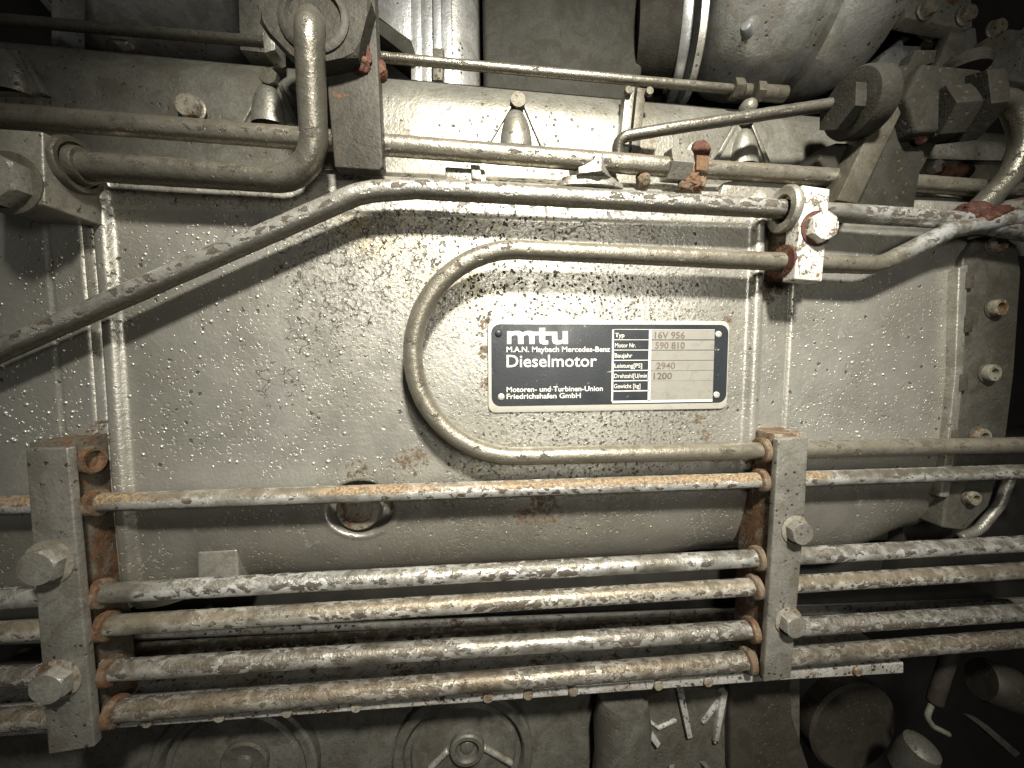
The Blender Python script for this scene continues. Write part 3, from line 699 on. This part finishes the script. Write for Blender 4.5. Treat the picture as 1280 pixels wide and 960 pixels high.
# split post on the beam
sp = thing('split_post', 'short split post with tiny bolts standing in front of the beam', 'post', P(795, 190, -38))
obj('post_half', prism([(783, 108), (794, 108), (785, 195), (774, 195)], -26, -44, 1.2), MP, sp)
obj('post_half', prism([(797, 109), (808, 110), (799, 196), (788, 195)], -26, -44, 1.2), MPD, sp)
for (x, y) in ((784, 116), (810, 117)): bolt(sp, x, y, -25, 5, 6, MPD)
# fittings on the top of the cover, below the rail
fp = thing('banjo_fitting', 'stepped round fitting under the rail tube, above the name plate', 'fitting', P(735, 232, 0))
obj('fitting_body', lathe(P(738, 236, -6), ZA, [(42, 0), (42, 5), (36, 6), (36, 11), (28, 12)], 40, True, True, .35), MP, fp)
obj('hexagon', hexhead(P(738, 226, -6), ZA, 26, 22, .2), MP, fp)
bm_ = thing('cast_pad', 'low stepped cast pad below the rail tube left of the round fitting', 'pad', P(585, 225, -10))
obj('pad_step', prism([(556, 208), (606, 211), (608, 228), (557, 226)], -4, -40, 2), MP, bm_)
obj('pad_step', prism([(588, 205), (600, 206), (602, 224), (590, 223)], 0, -6, 1.5), MP, bm_)
tag(obj('cover_plate', prism([(905, 228), (930, 222), (985, 226), (985, 250), (900, 244)], 2, -30, 2), MP), 'small grey plate behind the large washer of the upper clamp', 'plate')

# ================================================================== right hand union assembly
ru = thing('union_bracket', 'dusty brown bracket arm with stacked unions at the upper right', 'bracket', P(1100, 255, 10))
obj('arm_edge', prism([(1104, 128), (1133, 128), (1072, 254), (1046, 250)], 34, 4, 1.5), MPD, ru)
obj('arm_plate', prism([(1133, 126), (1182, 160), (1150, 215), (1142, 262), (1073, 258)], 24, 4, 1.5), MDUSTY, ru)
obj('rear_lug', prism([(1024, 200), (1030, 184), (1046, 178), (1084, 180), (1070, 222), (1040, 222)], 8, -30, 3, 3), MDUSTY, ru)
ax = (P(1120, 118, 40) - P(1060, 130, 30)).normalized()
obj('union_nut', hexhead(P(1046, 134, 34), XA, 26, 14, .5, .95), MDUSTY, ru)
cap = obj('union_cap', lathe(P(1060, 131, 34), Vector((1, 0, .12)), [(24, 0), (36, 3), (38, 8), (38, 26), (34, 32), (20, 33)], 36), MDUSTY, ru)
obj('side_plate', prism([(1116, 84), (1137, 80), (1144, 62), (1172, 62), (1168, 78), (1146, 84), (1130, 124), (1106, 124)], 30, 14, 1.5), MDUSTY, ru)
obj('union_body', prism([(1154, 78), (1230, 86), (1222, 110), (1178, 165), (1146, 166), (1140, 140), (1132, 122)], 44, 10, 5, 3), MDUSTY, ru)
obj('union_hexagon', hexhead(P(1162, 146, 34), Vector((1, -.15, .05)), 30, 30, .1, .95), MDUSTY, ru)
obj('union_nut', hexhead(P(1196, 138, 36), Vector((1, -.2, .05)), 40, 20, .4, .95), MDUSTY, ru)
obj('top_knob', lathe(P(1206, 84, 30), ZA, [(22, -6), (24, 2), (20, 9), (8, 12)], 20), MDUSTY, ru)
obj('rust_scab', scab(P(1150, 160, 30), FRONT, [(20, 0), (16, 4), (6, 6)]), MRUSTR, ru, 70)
pts = [P(1215, 132, 42), P(1262, 122, 44), P(1284, 170, 42), P(1262, 222, 38), P(1206, 278, 30)]
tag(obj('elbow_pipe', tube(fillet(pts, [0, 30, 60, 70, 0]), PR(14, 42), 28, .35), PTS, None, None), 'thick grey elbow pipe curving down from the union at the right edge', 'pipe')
ju = thing('tube_junction', 'rusty flaked junction where the tubes meet at the right edge', 'junction', P(1215, 285, 20))
obj('rust_scab', scab(P(1196, 274, 30), Vector((1, 0, .1)), [(8, 0), (17, 6), (19, 20), (17, 44), (12, 60), (5, 70)]), MRUSTR, ju, 70)
tag(obj('flaked_tube', tube(fillet([P(1200, 275, 24), P(1330, 248, 24)], [0, 0]), PR(13, 24), 26, .5), PTH, None, None), 'short dark flaked tube leaving the rusty junction to the right edge', 'tube')
# ledge behind at the right
lg_ = thing('rear_ledge', 'pair of grey ledges with a rusty bolt behind the elbow pipe', 'ledge', P(1220, 230, -30))
obj('ledge', sweep([(0, -60), (4, -34), (14, -28), (26, -28), (30, -40)], [1130, 1200, 1330], lambda x: 172 + (x - 1130) * .02), MP, lg_, 50)
obj('ledge_face', prism([(1120, 196), (1340, 200), (1340, 290), (1120, 286)], -34, -60, 2), MPD, lg_)
bolt(lg_, 1164, 211, -33, 9, 10, MP); obj('rusty_stud', lathe(P(1172, 213, -28), XA, [(9, 0), (9, 18), (7, 19), (7, 30), (9, 31), (9, 48)], 14), MRUSTR, lg_)

# ================================================================== background at the top
bk = obj('engine_block_wall', ([P(-900, -700, -330), P(2200, -700, -330), P(2200, 1700, -330), P(-900, 1700, -330)], [[0, 1, 2, 3]]), MDARK); bk['kind'] = 'structure'
ad = thing('air_duct', 'flat dark green grey duct box behind the beam at top centre', 'duct', P(710, 130, -160))
obj('duct_body', prism([(603, -90), (818, -90), (800, 128), (606, 118)], -120, -300, 8, 4), MGREY, ad)
tag(obj('round_column', lathe(P(566, 180, -190), ZA, [(48, -20), (48, 420)], 40), MCAST), 'shaded round column left of the flat duct', 'column')
pp = thing('plate_stack', 'bright upright plates side by side left of the round column', 'plates', P(535, 130, -110))
for i, (a, b, d, m) in enumerate(((513, 526, -104, MBRIGHT), (526.5, 540, -108, MBRIGHT), (541, 551, -102, MBRIGHT), (552, 564, -124, MBRIGHT))):
    obj('upright_plate', prism([(a, -70), (b, -70), (b + 1, 122), (a + 1, 120)], d, -260, .8), m, pp)
obj('cross_clip', prism([(540, 60), (555, 60), (553, 100), (541, 100)], -84, -106, 1), MPD, pp)
sl = thing('slanted_sheet', 'slanted bright metal sheet just right of the tall bracket', 'sheet', P(490, 60, -100))
obj('sheet_face', prism([(466, -70), (514, -70), (514, 52), (466, 16)], -98, -140, 1.5), MBRIGHT, sl)
obj('sheet_edge', prism([(466, 18), (514, 50), (520, 70), (512, 72), (466, 36)], -90, -140, 1.5), MGREY, sl)
fg = thing('pipe_flange', 'round bolted pipe flange seen edge-on between duct and turbine housing', 'flange', P(850, 130, -150))
FX = Vector((.96, -.25, 0)).normalized()
obj('flange_pipe', lathe(P(800, 56, -150), FX, [(62, -10), (66, 10), (66, 60)], 48), MDUSTY, fg)
obj('flange_disc', lathe(P(846, 54, -150), FX, [(50, -14), (84, -12), (86, -8), (86, 0), (84, 2), (60, 3)], 56), MBRIGHT, fg)
obj('flange_disc', lathe(P(852, 54, -150), FX, [(60, 4), (86, 5), (86, 14), (83, 16), (40, 18)], 56), MCAST, fg)
a_, u_, w_ = frame(FX)
for k in range(10):
    th = 2 * math.pi * k / 10 + .2; obj('flange_bolt', hexhead(P(846, 54, -150) + (u_ * math.cos(th) + w_ * math.sin(th)) * 72 * U - FX * 14 * U, -FX, 8, 8, .2), MPD, fg)
tb = thing('turbine_housing', 'big bulging cast turbine housing with bands at the upper right', 'housing', P(1010, 140, -150))
TX = Vector((.97, -.22, -.06)).normalized()
obj('casing', lathe(P(905, 0, -160), TX, [(90, -30), (118, -14), (132, 10), (138, 40), (140, 88), (136, 100), (124, 106), (124, 118), (137, 124), (141, 132), (139, 160), (133, 190), (120, 214), (90, 226)], 72), MCAST, tb)
obj('end_ring', lathe(P(1102, 0, -150), TX, [(110, -4), (150, -2), (152, 4), (152, 22), (148, 26), (100, 28)], 64), MRUSTL, tb)
obj('shoulder', prism([(1108, 62), (1150, 30), (1172, 40), (1124, 96), (1096, 112), (1084, 100)], -70, -150, 8, 3), MBRIGHT, tb)
obj('boss', lathe(P(932, 30, -70), Vector((-.7, -.7, .1)), [(8, -20), (8, -6), (6, -3), (2, -2)], 18), MBRIGHT, tb)
hb = thing('hanger_bracket', 'grey bolted hanger plates at the top right corner', 'bracket', P(1200, 90, -60))
obj('hanger_plate', prism([(1126, -60), (1212, -60), (1216, 34), (1206, 36), (1150, 26), (1132, 22)], -40, -60, 2), MP, hb)
obj('hanger_plate', prism([(1190, 36), (1220, 34), (1226, 92), (1170, 84)], -48, -64, 2), MP, hb)
obj('hanger_plate', prism([(1232, 48), (1262, 36), (1330, 42), (1330, 110), (1228, 96)], -36, -60, 2), MP, hb)
for (x, y) in ((1156, 14), (1205, 21), (1242, 38), (1283, 46)): bolt(hb, x, y, -38, 10, 9, MRUSTL, .3, 12, MP)
obj('cavity_shade_slab', prism([(1130, 26), (1205, 40), (1180, 60), (1128, 58)], -70, -90, 1), MDARK, hb)  # solid slab, shade of a hollow put into its black colour
# top left background
ls = thing('curved_housing', 'curved shadowy grey housing behind the beam at top left', 'housing', P(190, 60, -170))
obj('shell', lathe(P(196, -40, -230), XA, [(60, -150), (108, -130), (120, -90), (124, 0), (120, 90), (108, 130), (60, 150)], 48), MCAST, ls)
obj('side_tab', prism([(64, -60), (74, -60), (73, 55), (64, 55)], -88, -120, 1), MBRIGHT, ls)
obj('side_tab', prism([(296, -60), (335, -60), (335, 66), (300, 62)], -92, -130, 1), MP, ls)
obj('stud', hexhead(P(158, 52, -70), FRONT, 12, 10, .2), MP, ls)
tag(obj('clip_bracket', prism([(326, 24), (342, 22), (344, 62), (330, 66)], -14, -40, 1.5), MP), 'small grey clip where the top left thin tube meets the bracket', 'clip')

# ================================================================== below the cover
lc = thing('lower_casing', 'dark sooty lower casing with round covers beneath the tube rack', 'casing', P(600, 960, -60))
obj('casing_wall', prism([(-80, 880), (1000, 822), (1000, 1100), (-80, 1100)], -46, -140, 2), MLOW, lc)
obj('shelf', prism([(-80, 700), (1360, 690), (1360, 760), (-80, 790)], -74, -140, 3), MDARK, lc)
obj('shelf_lip', sweep([(0, -74), (2, -50), (5, -46), (11, -46), (14, -60)], list(range(-60, 1360, 30)), lambda x: 792 - 46 * x / 1280), MEDGE, lc, 50)
obj('inner_pipe', tube(fillet([P(150, 815, -50), P(960, 768, -50)], [0, 0]), 10, 20, .5), PTH, lc, None)
obj('sump_flange', prism([(-60, 912), (990, 838), (1130, 828), (1130, 842), (990, 850), (-60, 926)], 26, -60, 2.2, 3), MEDGE, lc)
for x in (186, 276, 360, 446, 610, 660, 716, 822, 884, 1070):
    y = 909 - (909 - 841) * x / 960; bolt(lc, x, y + 4, 26, 7, 4, MRUSTL, .3, None, None, 'flange_bolt')
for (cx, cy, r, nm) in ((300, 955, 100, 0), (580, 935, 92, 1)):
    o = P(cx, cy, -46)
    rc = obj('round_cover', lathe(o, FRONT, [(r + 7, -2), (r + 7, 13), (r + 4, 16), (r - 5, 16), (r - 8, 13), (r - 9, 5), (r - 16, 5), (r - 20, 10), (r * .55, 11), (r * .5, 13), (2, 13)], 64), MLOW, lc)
    if nm:
        obj('hub_ring', lathe(P(cx + 4, cy - 4, -33), FRONT, [(24, -1), (24, 8), (22, 10), (17, 10), (15, 7), (15, 2), (10, 1), (8, 5), (2, 6)], 36), MLOW, rc)
        for (xa, ya, xb, yb) in ((560, 938, 536, 962), (604, 934, 640, 954)): obj('spoke', tube(fillet([P(xa, ya, -31), P(xb, yb, -31)], [0, 0]), 4, 10, .4), MP, rc, None)
    else: obj('hub_ring', lathe(P(cx + 8, cy - 6, -33), FRONT, [(30, -1), (30, 5), (27, 7), (22, 6), (12, 5), (11, 9), (2, 10)], 36), MLOW, rc)
tag(obj('round_post', lathe(P(776, 990, -18), ZA, [(46, -60), (42, 10), (38, 60), (40, 110), (34, 150)], 40), MLOW), 'dark round post under the rack right of the spoked cover', 'post')
fb2 = thing('ribbed_foot', 'dark foot with three bright-edged ribs under the rack', 'foot', P(850, 960, -30))
obj('foot_body', prism([(784, 882), (846, 858), (912, 864), (902, 930), (918, 1010), (800, 1010)], -34, -60, 3), MFLANGE, fb2)
obj('foot_socket', lathe(P(858, 985, -34), Vector((0, -.55, .8)), [(56, -40), (52, 0), (40, 26), (36, 34), (30, 34), (28, 20), (4, 18)], 40), MDARK, fb2)
for pl_ in ([(782, 884), (790, 882), (826, 930), (822, 936)], [(846, 860), (854, 858), (866, 922), (860, 924)], [(902, 868), (910, 866), (898, 930), (893, 930)]):
    obj('rib', prism(pl_, -26, -36, 1), MEDGE, fb2)
obj('cross_rib', prism([(790, 884), (824, 910), (846, 900), (846, 903), (824, 913), (789, 887)], -30, -36, .6), MEDGE, fb2)
obj('cross_rib', prism([(878, 904), (902, 870), (906, 873), (881, 906)], -30, -36, .6), MEDGE, fb2)
tag(obj('tan_housing', prism([(912, 848), (988, 838), (992, 900), (1012, 960), (1020, 1060), (915, 1060)], -32, -120, 6, 3), MTAN), 'smooth brownish housing below the right clamp', 'housing')
tag(obj('round_end_cover', lathe(P(1062, 905, -120), FRONT, [(86, -20), (86, 6), (80, 10), (60, 8), (4, 9)], 56), MTAN), 'dim round end cover right of the brownish housing', 'cover')
hk = thing('control_rod', 'thin dark rod with a hooked end hanging at lower right', 'rod', P(1180, 900, -30))
obj('rod', tube(fillet([P(1192, 800, -20), P(1168, 878, -24)], [0, 0]), 10, 18, .3), MTAN, hk, None)
obj('hook', tube(fillet([P(1166, 876, -24), P(1158, 896, -24), P(1166, 908, -24), P(1186, 918, -20)], [0, 12, 12, 0]), 4, 12, .2), MP, hk, None)
tag(obj('cylinder_cap', lathe(P(1226, 848, -40), Vector((.9, -.4, -.25)), [(30, 0), (33, 6), (33, 40), (29, 46), (10, 48)], 36), MTAN), 'short brown cylinder cap in the dark at lower right', 'cap')
tag(obj('flaked_stub', lathe(P(1140, 950, -30), Vector((.05, -.3, 1)), [(24, -20), (25, 20), (22, 36), (14, 42), (3, 43)], 28), MLOW), 'dark stub with speckled paint at the bottom right', 'stub')
tag(obj('slanted_bar', prism([(1222, 905), (1236, 908), (1276, 942), (1270, 948)], -40, -60, 1.5), MFLANGE), 'slanted pale bar in the dark bottom right corner', 'bar')
# to the right of the flange
rw = thing('rear_casing', 'dark curved casing behind the end flange at the right edge', 'casing', P(1250, 680, -60))
obj('casing_wall', prism([(1180, 560), (1400, 540), (1400, 720), (1120, 720), (1130, 660)], -52, -140, 4), MDARK, rw)
obj('curved_edge', tube(fillet([P(1262, 596, -34), P(1250, 630, -34), P(1222, 664, -34), P(1200, 672, -34)], [0, 40, 40, 0]), 7, 14, .3), MP, rw, None)
